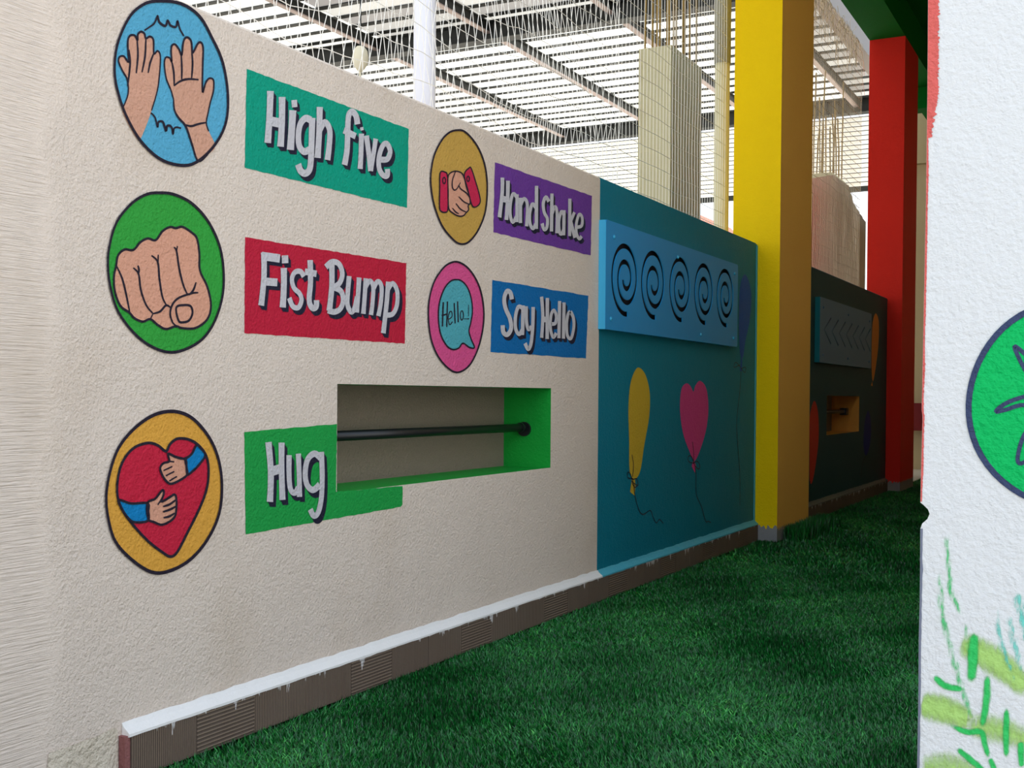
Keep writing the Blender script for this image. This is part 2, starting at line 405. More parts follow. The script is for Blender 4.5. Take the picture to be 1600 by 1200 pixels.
def ibeam(name, a, c, w, h, along, label, group):
    b = MB()
    if along == 'y':
        x = a[0]; b.box((x - .012, a[1], a[2] - h), (x + .012, c[1], a[2])); 
        b.box((x - w/2, a[1], a[2] - h - .02), (x + w/2, c[1], a[2] - h), 1); b.box((x - w/2, a[1], a[2] - .02), (x + w/2, c[1], a[2]))  # bottom flange paler: light on its underside is put into the colour
    else:
        y = a[1]; b.box((a[0], y - .012, a[2] - h), (c[0], y + .012, a[2]))
        b.box((a[0], y - w/2, a[2] - h - .02), (c[0], y + w/2, a[2] - h)); b.box((a[0], y - w/2, a[2] - .02), (c[0], y + w/2, a[2]))
    return tag(b.build(name, [M['steel'], M['greysteel']]), label, 'beam', group)
for x in beams_x:
    ibeam('roof_beam', (x, RY0, RZ - .06), (x, RY1, RZ), .10, .17, 'y', 'dark steel beam under the slatted shed roof, running away from the camera', 'lengthwise steel beams under the shed roof')
for y in beams_y:
    ibeam('roof_girder', (RX0, y, RZ - .06), (RX1, y, RZ), .26, .30, 'x', {10.2: 'nearest', 17.9: 'middle', 25.9: 'farthest'}[y] + ' of the thick dark steel girders crossing under the slatted shed roof', 'cross girders under the shed roof')
b = MB(); b.box((-1.22, 10.0, 6.45), (-1.0, 25.0, 6.72)); tag(b.build('roof_beam', M['greysteel']), 'pale grey boxed beam beside the green beam behind the net', 'beam')
# far clad wall with an open strip of sky beneath
b = MB(); z = 5.7; k = 0
while z < RZ - .5:
    b.add([(-24, 26.1, z), (0, 26.1, z), (0, 26.13, z + .085), (-24, 26.13, z + .085)], [(0, 1, 2, 3)], 0)
    b.box((-24, 26.12, z + .085), (0, 26.15, z + .1), 1); z += .1
b.box((-24, 26.05, 5.58), (0, 26.15, 5.69), 1)
struct(b.build('wall_far', [M['sheet'], M['steel']]))
o = bpy.data.objects['wall_far']; a = o.data.attributes.new('tint', 'FLOAT', 'FACE'); a.data.foreach_set('value', [1.0] * len(o.data.polygons))
# distant house
h = UY(1104, 358, 60); r = empty('house', 'small distant house with red tiled roof beyond the shed', 'house', (h.x, 60, 0))
b = MB(); b.box((h.x - 1, 58, -.05), (h.x + 1, 64, h.z - .8)); b.build('wall', M['whiteband'], r)
b = MB(); b.add([(h.x-1.2, 57.7, h.z-.8), (h.x+1.2, 57.7, h.z-.8), (h.x+1.2, 64.3, h.z-.8), (h.x-1.2, 64.3, h.z-.8), (h.x, 57.7, h.z+.6), (h.x, 64.3, h.z+.6)],
    [(0,1,4), (1,2,5,4), (2,3,5), (3,0,4,5), (0,3,2,1)]); b.build('roof', M['redroof'], r)

# poles behind the wall
p = UX(663, 170, -.62); b = MB(); b.tube([(-.62, p.y, -.03), (-.62, p.y, 7.3)], .058, 24)
tag(b.build('pole', M['whitepole'], smooth=True), 'glossy white round pole behind the cream wall and net', 'pole')
p = UX(1127, 300, -.55)
r = empty('pole', 'cream round pipe with grey sleeve left of the yellow column', 'pole', (-.55, p.y, 0))
b = MB(); b.tube([(-.55, p.y, -.03), (-.55, p.y, 4.05)], .065, 20); b.build('pipe', M['creampole'], r, smooth=True)
b = MB(); b.tube([(-.55, p.y, 4.05), (-.55, p.y, 7.3)], .072, 20); b.build('sleeve', M['greypole'], r, smooth=True)

# hanging lamp
p = UX(563, 90, -1.2); zc = p.z
r = empty('hanging_lamp', 'small cream bulb-shaped lamp hanging behind the net above the green sign', 'lamp', (p.x, p.y, zc))
b = MB(); prof = [(.065, .005), (.06, .022), (.036, .04), (.0, .046), (-.036, .041), (-.062, .025), (-.08, .01)]
b.tube([(p.x, p.y, zc + a_) for a_, _ in prof], [q for _, q in prof], 20); b.build('lamp_shade', M['lamp'], r, smooth=True)
b = MB(); b.tube([(p.x, p.y, zc - .065), (p.x, p.y, zc - .45)], .006, 8); b.build('stem', M['lamp'], r)
b = MB(); b.tube([(p.x, p.y, zc + .05), (p.x, p.y, RZ - .1)], .005, 6); b.build('cable', M['steel'], r)

# ================================================================== NETS
def net(name, x, y0, y1, z0, z1, p, h, r, m, seed, label, wob=.02, extra=None, diag=True):
    ny = int((y1 - y0) / p); nz = int((z1 - z0) / h)
    P = {}
    for i in range(ny + 2):
        for j in range(nz + 1):
            yy = y0 + (i + (.5 * (j % 2) if diag else 0)) * p; zz = z0 + j * h
            q = noise.noise_vector(Vector((seed, yy * 2.3, zz * 1.6))) * wob * 2.2 + noise.noise_vector(Vector((seed + 9, yy * 9, zz * 9))) * wob * .5
            P[i, j] = Vector((x + q.x, min(max(yy + q.y, y0), y1), zz + q.z * 1.5))
    b = MB()
    def seg(a, c):
        d = (c - a); 
        if d.length < 1e-4: return
        d.normalize(); u = d.cross(Vector((1, 0, 0))); u.normalize(); w = d.cross(u)
        k = len(b.v)
        for q in (a, c):
            for s_ in range(3): b.v.append(q + (u * math.cos(2.094 * s_) + w * math.sin(2.094 * s_)) * r)
        for s_ in range(3): b.f.append((k + s_, k + (s_ + 1) % 3, k + 3 + (s_ + 1) % 3, k + 3 + s_)); b.m.append(0)
    for j in range(nz):
        for i in range(ny + 1):
            seg(P[i, j], P[i, j + 1])
            if diag:
                k = i - 1 if j % 2 == 0 else i + 1
                if 0 <= k <= ny + 1: seg(P[i, j], P[k, j + 1])
            elif i < ny: seg(P[i, j], P[i + 1, j])
    if extra: extra(b, seg)
    return tag(b.build(name, m), label, 'net')
def strands(b, seg):    # a second, square layer of cords
    for z in np.arange(ZT + .05, 5.2, .13):
        last = None
        for y in np.arange(2.2, 6.95, .12):
            q = Vector((-.235, y, z + .03 * math.sin(y * 3 + z * 5) + .02 * noise.noise(Vector((y * 4, z * 3, 1)))))
            if last: seg(last, q)
            last = q
net('safety_net', -.26, 2.0, 6.98, ZT + .06, 5.2, .066, .15, .0020, M['net'], 1.5, 'white cord safety net stretched above the cream wall and swirl panel', .022, strands)
net('safety_net', -.26, 7.0, YE - .01, ZT + .03, 5.4, .062, .11, .0019, M['net'], 4.5, 'finer second layer of white net in front of the raw column', .004, None, False)
def fringe(b, seg):
    rd = random.Random(8)
    for i in range(170):
        y = rd.uniform(Y2 + .2, YR - .25); q = Vector((-.32, y, 5.48)); d = Vector((rd.uniform(-.01, .01), rd.uniform(-.1, .1), rd.uniform(-.08, .02)))
        for k in range(4):
            n_ = q + d; seg(q, n_); q = n_; d += Vector((rd.uniform(-.01, .01), rd.uniform(-.05, .05), rd.uniform(-.08, .02)))
net('safety_net', -.32, Y2 + .02, YR - .06, ZT + .03, 5.5, .062, .10, .0024, M['beige'], 7.5, 'beige knotted net between yellow and red columns above the dark wall', .006, fringe, False)
# folded net bundle beyond the second span
vs, fs = [], []; nY, nZ = 260, 14; DX = -1.05
prof = [(1262, 280), (1284, 276), (1302, 273), (1326, 290), (1334, 318), (1352.5, 347)]
for i in range(nY + 1):
    px = 1262 + 90.5 * i / nY; e = UX(px, float(np.interp(px, [a for a, _ in prof], [q for _, q in prof])), DX); fold = .004
    for j in range(nZ + 1):
        zz = -.05 + (e.z + .05) * j / nZ
        vs.append((DX + fold * math.sin(i * .42) + .002 * math.sin(i * .9 + j * .5), e.y, zz))
for i in range(nY):
    for j in range(nZ): k = i * (nZ + 1) + j; fs.append((k, k + nZ + 1, k + nZ + 2, k + 1))
M['drape'] = stucco('beige_net_cloth', srgb(226, 200, 174), .5, .9, .1, scl=1.6)
o = link('net_drape', vs, fs, M['drape'], smooth=True); tag(o, 'beige bundled net cloth hanging behind the second wall left of red column', 'net cloth')
md = o.modifiers.new('s', 'SOLIDIFY'); md.thickness = .006

# ================================================================== PAINTED SIGNS
LET = {
 'high': ((370, 90, 4.8), [
    ([(252,250),(246,430),(232,640)],52),([(340,295),(338,480),(328,668)],52),([(248,475),(342,495)],58),
    ([(430,318),(434,372)],42),([(420,395),(412,540),(402,692)],56),
    ([(556,470),(515,455),(476,500),(462,585),(470,665),(505,705),(545,690)],46),([(566,452),(562,600),(556,760),(545,840),(512,868),(478,848),(460,800)],48),
    ([(622,370),(618,560),(606,752)],48),([(622,540),(660,485),(696,540),(694,650),(680,768)],44),
    ([(905,500),(895,440),(865,405),(838,440),(832,560),(826,700),(808,805)],44),([(802,545),(892,590)],40),
    ([(936,522),(940,546)],24),([(935,570),(932,700),(925,835)],40),([(972,585),(990,720),(1004,850)],40),([(1042,608),(1026,720),(1004,850)],36),
    ([(1080,765),(1130,760),(1150,700),(1125,645),(1092,665),(1066,750),(1068,830),(1095,880),(1128,885),(1130,835)],38)], (22, 34)),
 'fist': ((370, 350, 5.714), [
    ([(242,255),(242,480),(218,728)],54),([(222,285),(385,308)],62),([(240,512),(362,522)],58),
    ([(430,280),(432,350)],58),([(420,392),(420,560),(410,745)],58),
    ([(598,470),(570,425),(520,430),(492,490),(510,570),(560,620),(578,680),(550,745),(500,735),(468,660)],42),
    ([(655,322),(658,520),(646,680),(672,748),(708,740),(712,680)],50),([(608,425),(712,445)],48),
    ([(848,350),(848,560),(826,775)],52),([(795,385),(850,338),(915,360),(942,450),(915,530),(860,568)],46),([(865,565),(930,600),(950,680),(925,755),(870,785),(812,770)],46),
    ([(1003,465),(990,620),(988,720),(1020,785),(1052,750),(1075,650)],44),([(1092,478),(1082,640),(1070,790)],44),
    ([(1152,485),(1142,640),(1130,802)],42),([(1150,560),(1188,508),(1218,560),(1212,700),(1198,812)],40),([(1218,580),(1258,512),(1292,560),(1286,700),(1264,822)],40),
    ([(1352,515),(1338,700),(1308,975)],44),([(1350,580),(1392,530),(1432,600),(1430,720),(1395,800),(1340,815)],40)], (26, 40)),
 'hug': ((370, 580, 4.2857), [
    ([(212,475),(228,680),(222,875)],44),([(300,478),(300,660),(306,862)],42),([(230,672),(300,650)],52),
    ([(350,562),(350,700),(360,790),(388,815),(412,780)],36),([(412,552),(418,700),(420,842)],36),
    ([(560,580),(520,552),(475,590),(458,680),(470,760),(510,795),(555,760)],38),([(566,540),(572,700),(566,850),(545,945),(515,968),(492,925)],36)], (20, 34)),
 'hand': ((640, 180, 5.0), [
    ([(726,488),(722,620),(702,798)],31),([(768,512),(766,650),(756,818)],31),([(722,652),(765,662)],40),
    ([(838,640),(808,615),(788,690),(786,780),(806,835),(836,790)],26),([(840,618),(838,835)],26),
    ([(866,645),(866,842)],26),([(868,700),(894,652),(920,700),(914,868)],26),
    ([(985,720),(958,695),(938,770),(942,850),(965,885),(985,850)],26),([(992,552),(990,888)],27),
    ([(1088,675),(1064,640),(1044,690),(1052,760),(1076,810),(1072,875),(1050,892),(1035,845)],26),
    ([(1112,612),(1108,908)],26),([(1112,770),(1134,715),(1152,760),(1150,922)],25),
    ([(1205,775),(1184,755),(1166,830),(1172,915),(1190,925),(1205,890)],25),([(1207,742),(1204,938)],25),
    ([(1252,652),(1250,945)],25),([(1252,845),(1288,758)],22),([(1258,830),(1292,958)],26),
    ([(1310,875),(1345,862),(1348,800),(1325,775),(1304,840),(1303,920),(1325,965),(1344,945)],23)], (14, 28)),
 'say': ((640, 390, 5.333), [
    ([(852,415),(840,360),(810,348),(788,410),(800,490),(838,580),(845,660),(815,708),(782,690),(776,630)],36),
    ([(940,485),(905,478),(882,560),(884,660),(912,705),(938,670)],30),([(946,465),(940,712)],30),
    ([(972,472),(974,600),(990,665),(1015,640)],29),([(1030,478),(1026,640),(1012,780),(988,830),(962,780)],30),
    ([(1100,392),(1110,560),(1100,735)],29),([(1148,403),(1146,745)],29),([(1106,578),(1148,586)],38),
    ([(1180,620),(1215,612),(1222,550),(1202,505),(1178,550),(1174,660),(1196,730),(1222,695)],26),
    ([(1250,428),(1244,738)],27),([(1287,440),(1282,742)],27),
    ([(1340,515),(1365,570),(1368,650),(1345,740),(1315,715),(1308,620),(1320,540),(1340,515)],26)], (16, 30)),
}
def sign(key, corners, m, label, poly=None):
    c = [UX(*q) for q in corners]; ctr = sum(c, Vector()) / len(c)
    r = empty('painted_sign', label, 'painted sign', (0, ctr.y, min(q.z for q in c)), 'word signs painted on the cream wall')
    a = Art(0, 0, 1, L0)
    # slightly wobbly brush edges
    pts = []
    n = len(corners); rd = random.Random(len(key) * 7)
    for i in range(n):
        p, q = Vector(corners[i]), Vector(corners[(i + 1) % n]); k = max(2, int((q - p).length / 6))
        for j in range(k):
            t_ = p.lerp(q, j / k)
            pts.append((t_.x + rd.uniform(-.35, .35), t_.y + rd.uniform(-.6, .6)) if j else tuple(p))
    a.poly(pts).build('panel', m, r)
    (ox, oy, sc), st, sh = LET[key]
    s = Art(ox, oy, sc, L1, ax=.82)
    for pts_, w in st:
        for t_ in (.35, .7, 1): s.line(pts_, w * 1.12, dx=sh[0] * t_, dy=sh[1] * t_, k=4)
    s.build('letter_shadow', M['shadow'], r)
    l = Art(ox, oy, sc, L2, ax=.82)
    for pts_, w in st: l.line(pts_, w * 1.1, k=5, taper=lambda u: 1 + .10 * abs(2 * u - 1) ** 3)
    l.build('lettering', M['letter'], r)
    return r
sign('high', [(385.6,107.7),(638.8,201.5),(636,325),(382.5,262)], M['p_green'], 'teal green painted sign reading High five')
sign('fist', [(383,370.6),(635,411),(632.5,537),(382,520.6)], M['p_red'], 'red painted sign reading Fist Bump')
sign('hug', [(381.7,675),(526.5,662.5),(525.2,768.5),(629,759.5),(629,788),(626,792),(384,835)], M['p_hug'], 'green painted sign reading Hug, cut by the wall niche')
sign('hand', [(773.4,253.6),(925,306),(923,399),(771,363)], M['p_purple'], 'purple painted sign reading Hand shake')
sign('say', [(769.4,437.4),(919.4,462),(915.6,560),(766.6,550)], M['p_blue'], 'blue painted sign reading Say Hello')

def emblem(o, pts, m, label, lw=16, **kw):
    c = [UX(o[0] + p[0] / o[2], o[1] + p[1] / o[2]) for p in pts]
    r = empty('painted_emblem', label, 'painted emblem', (0, sum(q.y for q in c) / len(c), min(q.z for q in c)), 'round greeting pictures painted on the cream wall')
    Art(*o, L0).poly([(sum(q[0] for q in pts)/len(pts)*.008+p[0]*.992, sum(q[1] for q in pts)/len(pts)*.008+p[1]*.992) for p in pts], True, 6).build('disc', m, r)
    cx = sum(p[0] for p in pts) / len(pts); cy = sum(p[1] for p in pts) / len(pts)
    inn = [(cx + (p[0] - cx) * (1 - lw * .4 / max(60, math.hypot(p[0]-cx, p[1]-cy))), cy + (p[1] - cy) * (1 - lw * .4 / max(60, math.hypot(p[0]-cx, p[1]-cy)))) for p in pts]
    a = Art(*o, L3, ax=.72); P = cat(inn, True, 6)
    a.line(P, lw * 1.2, True, False); a.build('outline', M['ink'], r)
    return r
def fillpart(r, o, name, pts, m, off=L1, smooth=True): return Art(*o, off).poly(pts, smooth, 4).build(name, m, r)
def inkpart(r, o, name, lines, w, off=L2):
    w = w * 1.35
    a = Art(*o, off, ax=.8)
    for l in lines:
        if isinstance(l, tuple): a.line(l[0], w, True, True, 5)
        else: a.line(l, w, False, True, 5, taper=lambda u: .55 + .45 * math.sin(math.pi * min(1, max(0, u * .9 + .05))))
    return a.build(name, M['ink'], r)

# --- high five
o = (0, 0, 4.0)
r = emblem(o, [(975,0),(1130,15),(1250,95),(1330,230),(1400,390),(1432,600),(1415,780),(1340,920),(1230,1020),(1130,1040),(1000,1000),(880,890),(790,740),(735,590),(710,440),(730,270),(800,110),(880,30)],
           M['e_blue'], 'round blue painted picture of two raised hands clapping', 17)
LH = [(765,682),(800,590),(797,500),(765,440),(742,385),(748,356),(775,352),(804,388),(800,310),(800,250),(815,222),(842,222),(860,252),(862,215),(882,198),(903,210),(912,240),(938,228),(960,252),(962,335),(985,318),(1002,345),(1000,430),(985,560),(948,690),(900,820),(864,872),(800,772)]
RH = [(1085,620),(1068,560),(1040,490),(1028,400),(1036,360),(1060,362),(1074,385),(1070,320),(1076,284),(1096,278),(1120,310),(1136,345),(1145,270),(1158,238),(1178,236),(1196,262),(1202,325),(1213,318),(1235,275),(1255,265),(1270,300),(1267,420),(1266,575),(1285,520),(1308,490),(1335,502),(1334,570),(1315,640),(1302,700),(1290,768),(1305,820),(1346,915),(1300,965),(1240,1008),(1200,900),(1162,790),(1120,740),(1092,690)]
fillpart(r, o, 'hand', LH, M['skin2']); fillpart(r, o, 'hand', RH, M['skin2'])
inkpart(r, o, 'hand_lines', [LH[0:25], RH[0:31], RH[32:] + [RH[0]],
    [(806,310),(814,380),(808,460),(798,540)],[(858,250),(862,350),(852,458)],[(912,240),(907,350),(888,452)],[(962,332),(940,390),(926,456)],
    [(1074,385),(1086,450),(1090,538)],[(1133,345),(1137,420),(1136,500)],[(1199,320),(1204,400),(1198,490)],[(1088,536),(1130,506),(1180,494),(1242,498)],[(1150,778),(1195,788),(1240,775),(1288,766)]], 11)
inkpart(r, o, 'splash_mark', [[(903,190),(940,165),(965,145),(985,100),(988,112),(1000,142),(1035,162),(1048,128),(1066,158),(1100,168),(1110,130),(1125,180),(1150,225)]], 12)
inkpart(r, o, 'splash_mark', [[(943,705),(970,735),(985,795),(990,765),(1005,758),(1022,768),(1038,818),(1045,790),(1060,785),(1075,800),(1082,838),(1088,805),(1105,795),(1132,802)]], 12)
# --- fist bump
o = (120, 270, 3.871)
r = emblem(o, [(500,115),(590,125),(700,180),(800,290),(870,440),(895,600),(885,760),(830,920),(740,1030),(600,1090),(480,1070),(360,990),(250,850),(200,700),(183,560),(195,430),(240,290),(330,180),(420,125)],
           M['e_green'], 'round green painted picture of a clenched fist', 15)
FI = [(238,565),(250,500),(290,464),(342,467),(385,420),(430,397),(478,407),(520,352),(565,328),(600,335),(640,327),(700,365),(728,400),(742,490),(745,590),(790,690),(812,800),(790,885),(720,938),(640,940),(600,928),(540,945),(490,920),(445,885),(400,900),(350,880),(318,845),(265,805),(232,720),(225,630)]
fi = fillpart(r, o, 'fist', FI, M['skin'])
inkpart(r, o, 'fist_lines', [(FI,), [(240,562),(275,640),(300,740),(322,850)],[(342,575),(374,612),(388,710),(420,800),(462,852)],[(370,560),(376,585),(374,612)],
    [(452,500),(490,540),(500,640),(518,750),(545,805)],[(493,495),(492,540)],[(588,450),(604,475),(620,580),(645,680),(672,740)],[(609,443),(604,475)],
    [(735,725),(700,728),(620,755),(580,795),(565,850),(580,905),(608,930)],[(722,662),(706,708),(680,738)],[(462,852),(505,838),(540,802),(572,818)],[(444,888),(462,850)],
    ], 11)
inkpart(fi, o, 'thumb_nail', [([(602,815),(650,800),(690,808),(700,850),(680,892),(645,904),(616,894)],)], 11)
# --- hug
o = (120, 610, 3.871)
r = emblem(o, [(590,120),(700,160),(800,270),(860,400),(885,560),(870,740),(800,900),(690,1030),(560,1100),(450,1105),(330,1030),(230,920),(185,780),(172,640),(195,490),(250,340),(350,220),(470,140)],
           M['e_orange'], 'round orange painted picture of a red heart hugged by two arms', 18)
HE = [(540,368),(490,332),(430,318),(350,345),(290,410),(255,500),(245,620),(270,710),(330,800),(430,910),(520,980),(568,1005),(610,975),(670,860),(740,720),(785,600),(798,490),(785,400),(740,335),(680,298),(610,292),(565,325)]
fillpart(r, o, 'heart', HE, M['heart'])
S1 = [(252,662),(330,684),(428,682),(434,730),(430,788),(350,797),(310,770),(275,720)]
H1 = [(428,682),(475,655),(518,603),(527,625),(513,672),(560,648),(590,630),(602,650),(603,720),(585,775),(520,812),(470,797),(432,775)]
S2 = [(725,332),(752,352),(778,392),(740,450),(700,490),(670,508),(664,460),(658,418),(695,385)]
H2 = [(658,420),(600,402),(553,383),(560,428),(525,440),(505,468),(515,505),(535,540),(568,565),(620,545),(668,510),(664,465)]
fillpart(r, o, 'sleeve', S1, M['sleeve'], L2); fillpart(r, o, 'hand', H1, M['skin'], L2); fillpart(r, o, 'sleeve', S2, M['sleeve'], L2); fillpart(r, o, 'hand', H2, M['skin'], L2)
inkpart(r, o, 'heart_outline', [(HE,)], 13, L3)
inkpart(r, o, 'arm_lines', [(S1,), (H1,), (S2,), (H2,), [(545,378),(600,404),(650,412),(695,385),(722,335)], [(520,650),(490,692)],[(600,662),(560,690),(522,702)],[(603,700),(565,720),(522,735)],[(592,742),(560,762),(525,770)],
    [(590,432),(555,428)],[(578,460),(525,485)],[(590,490),(540,516)],[(606,520),(560,548)]], 11, L4)
# --- handshake
o = (640, 180, 5.0)
r = emblem(o, [(370,112),(430,122),(500,190),(560,290),(600,420),(613,580),(595,760),(540,900),(470,990),(410,1012),(350,985),(260,880),(200,740),(168,600),(162,460),(190,310),(250,190),(310,130)],
           M['e_gold'], 'round golden painted picture of two hands shaking', 13)
S1 = [(240,450),(275,444),(296,470),(300,600),(299,735),(280,758),(250,752),(235,720),(236,580)]
S2 = [(428,465),(465,412),(484,420),(520,530),(550,640),(548,690),(512,718),(485,695),(455,580)]
HS = [(300,490),(318,452),(358,437),(405,450),(428,490),(445,560),(470,640),(474,685),(458,708),(462,738),(442,762),(420,785),(382,787),(340,765),(306,725),(302,600)]
fillpart(r, o, 'hands', HS, M['skin']); fillpart(r, o, 'cuff', S1, M['cuff'], L2); fillpart(r, o, 'cuff', S2, M['cuff'], L2)
inkpart(r, o, 'outlines', [(HS,), (S1,), (S2,), [(360,438),(336,505),(335,560),(350,585),(372,572),(398,525)],[(388,552),(400,575),(445,608),(468,640)],[(385,636),(425,676),(470,697)],[(362,688),(400,735),(445,757)],[(335,725),(360,755),(385,770)],
    (ell(270,510,11,24),), (ell(458,497,10,20),)], 8, L3)
# --- hello bubble
o = (640, 390, 5.333)
r = emblem(o, [(400,97),(480,140),(550,230),(600,350),(625,510),(615,670),(570,840),(500,970),(410,1027),(330,1000),(240,900),(180,760),(155,600),(158,430),(200,270),(270,160),(330,110)],
           M['e_pink'], 'round pink painted picture with teal speech bubble saying Hello', 13)
BU = [(390,250),(440,265),(490,330),(518,430),(523,530),(508,620),(495,680),(515,750),(541,815),(500,815),(445,780),(410,820),(360,832),(310,800),(262,710),(242,590),(248,450),(288,330),(340,265)]
bub = fillpart(r, o, 'speech_bubble', BU, M['bubble']); inkpart(bub, o, 'bubble_outline', [(BU,)], 10, L2)
a = Art(*o, L2 + .0003, ax=.8)
for pts, w in [([(281,437),(274,640)],15),([(316,432),(310,645)],13),([(268,550),(318,535)],13),([(326,580),(352,560),(352,520),(334,520),(322,570),(334,625),(358,600)],9),([(372,445),(380,615)],13),([(400,432),(406,605)],13)]: a.line(pts, w)
a.line(ell(436, 548, 13, 38), 9, True)
for x in (459, 472, 484): a.poly(ell(x, 577, 4, 6, 8))
a.line([(492,460),(491,555)], 6); a.poly(ell(491, 576, 4, 6, 8)); a.build('lettering', M['ink'], bub)

# ================================================================== BALLOONS
def balloon(o, body, m, label, strings, knot=None, w=5):
    c = [UX(o[0] + p[0] / o[2], o[1] + p[1] / o[2]) for p in body]
    r = empty('painted_balloon', label, 'painted balloon', (0, c[0].y, min(q.z for q in c)), 'balloons painted on the teal walls')
    a = Art(*o, L0).poly(body, True, 5)
    if knot: a.poly(knot)
    a.build('balloon_body', m, r)
    if strings:
        s = Art(*o, L1, ax=.6)
        for l in strings: s.line(l, w, False, True, 5)
        s.build('string', M['ink'], r)
o = (920, 550, 3.3333)
balloon(o, [(265,82),(298,125),(318,220),(314,340),(290,480),(268,620),(240,662),(220,650),(211,590),(210,450),(206,300),(216,170),(240,98)], M['b_yellow'],
        'long yellow balloon painted on the teal wall under the swirl panel',
        [[(225,535),(233,590),(228,650)],[(232,660),(205,655),(202,630),(215,632),(235,690)],[(222,672),(245,690),(256,690),(250,660),(230,665)],[(225,680),(240,705),(258,692)],[(236,690),(240,745),(262,825),(285,845),(320,825),(335,860),(352,890),(368,872),(388,893)]],
        [(225,655),(215,728),(238,748),(243,700),(240,655)])
balloon(o, [(545,207),(530,178),(508,163),(482,195),(475,300),(490,420),(525,520),(550,568),(580,510),(612,400),(623,290),(612,190),(580,150),(555,175)], M['b_pink'],
        'pink heart balloon painted on the teal wall',
        [[(540,468),(546,520),(546,575)],[(548,580),(520,570),(518,545),(535,545),(555,600)],[(545,578),(565,570),(578,590),(572,610),(550,590)],[(553,600),(558,640),(560,740),(588,808),(608,880),(622,882),(636,888)]],
        [(545,560),(536,595),(553,630),(558,590)])
balloon((920, 320, 5.0), [(1215,545),(1252,600),(1270,720),(1258,900),(1225,1060),(1205,1190),(1185,1180),(1176,1080),(1172,900),(1180,650)], M['b_navy'],
        'navy blue balloon painted on the teal wall beside the yellow column',
        [[(1180,1250),(1135,1270),(1150,1230),(1200,1290),(1220,1310),(1225,1270),(1190,1280)],[(1190,1290),(1180,1450),(1155,1700),(1165,1900),(1180,2100),(1180,2350)]],
        [(1190,1180),(1180,1300),(1196,1300),(1200,1180)], 5)
o = (1150, 380, 2.5)
balloon(o, [(546,274),(558,310),(556,400),(545,490),(535,540),(530,500),(530,400),(534,310)], M['b_orange'], 'orange balloon painted on dark wall beside the arrow panel', None, [(532,540),(527,556),(534,558)])
balloon(o, [(305,616),(320,660),(323,760),(312,860),(298,932),(288,925),(287,800),(288,680)], M['b_red'], 'red balloon painted on dark wall next to yellow column', [[(290,930),(285,970),(287,1010)]], None, 3)
balloon(o, [(516,655),(527,700),(524,780),(508,830),(498,790),(502,700)], M['b_dknavy'], 'dark navy balloon painted on dark wall right of small niche', [[(508,830),(495,860),(488,920)]], None, 2)

# ================================================================== PLAY PANELS
def play_panel(name, label, px, prot, cuts, mf, me, screws, fr):
    """px: four corners of the front face in the picture; the slots are cut through the front sheet"""
    X = prot
    c = [UX(*q, X) for q in px]
    y0 = (c[0].y + c[3].y) / 2; y1 = (c[1].y + c[2].y) / 2; z1 = (c[0].z + c[1].z) / 2; z0 = (c[2].z + c[3].z) / 2
    r = empty(name, label, 'play panel', (0, y0, z0))
    cu = bpy.data.curves.new('tmp', 'CURVE'); cu.dimensions = '2D'; cu.fill_mode = 'BOTH'; cu.extrude = .003
    def add(pts):
        s = cu.splines.new('POLY'); s.points.add(len(pts) - 1)
        for q, p in zip(s.points, pts): q.co = (p[0], p[1], 0, 1)
        s.use_cyclic_u = True
    rr = .012; add([(y0 + rr, z0), (y1 - rr, z0), (y1, z0 + rr), (y1, z1 - rr), (y1 - rr, z1), (y0 + rr, z1), (y0, z1 - rr), (y0, z0 + rr)])
    for k in cuts(y0, y1, z0, z1): add(k)
    t = bpy.data.objects.new('tmp', cu); C.objects.link(t)
    dg = bpy.context.evaluated_depsgraph_get(); me_ = bpy.data.meshes.new_from_object(t.evaluated_get(dg))
    bpy.data.objects.remove(t)
    vs = [(X - .003 + v.co.z, v.co.x, v.co.y) for v in me_.vertices]; fs = [tuple(p.vertices) for p in me_.polygons]
    link('front_sheet', vs, fs, mf, r)
    b = MB(); e = .001
    fX = X - .0065
    b.box((.001, y0 + e, z0 + e), (fX, y0 + .02, z1 - e)); b.box((.001, y1 - .02, z0 + e), (fX, y1 - e, z1 - e))
    b.box((.001, y0 + .02, z0 + e), (fX, y1 - .02, z0 + .02)); b.box((.001, y0 + .02, z1 - .02), (fX, y1 - .02, z1 - e))
    b.box((X - .008, y0 - .003, z0), (X - .001, y0 + .0005, z1 - .012))
    b.build('frame', me, r)
    b = MB(); b.box((.002, y0 + .02, z0 + .02), (.008, y1 - .02, z1 - .02)); b.build('backing', M['slot'], r)
    for (u, v) in screws:
        yy = y0 + (y1 - y0) * u; zz = z1 - (z1 - z0) * v
        b = MB(); prof = [(0, .013), (.004, .012), (.008, .007), (.0095, .001)]
        b.tube([(X + a_, yy, zz) for a_, _ in prof], [q for _, q in prof], 12); b.build('screw', M['screw'] if fr else mf, r, smooth=True)
    return r
def ribbon2(P, w):
    A, B = [], []
    for i, p in enumerate(P):
        d = (Vector(P[min(i + 1, len(P) - 1)]) - Vector(P[max(i - 1, 0)])).normalized(); n = Vector((-d.y, d.x)) * w / 2
        A.append(Vector(p) + n); B.append(Vector(p) - n)
    return A + B[::-1]
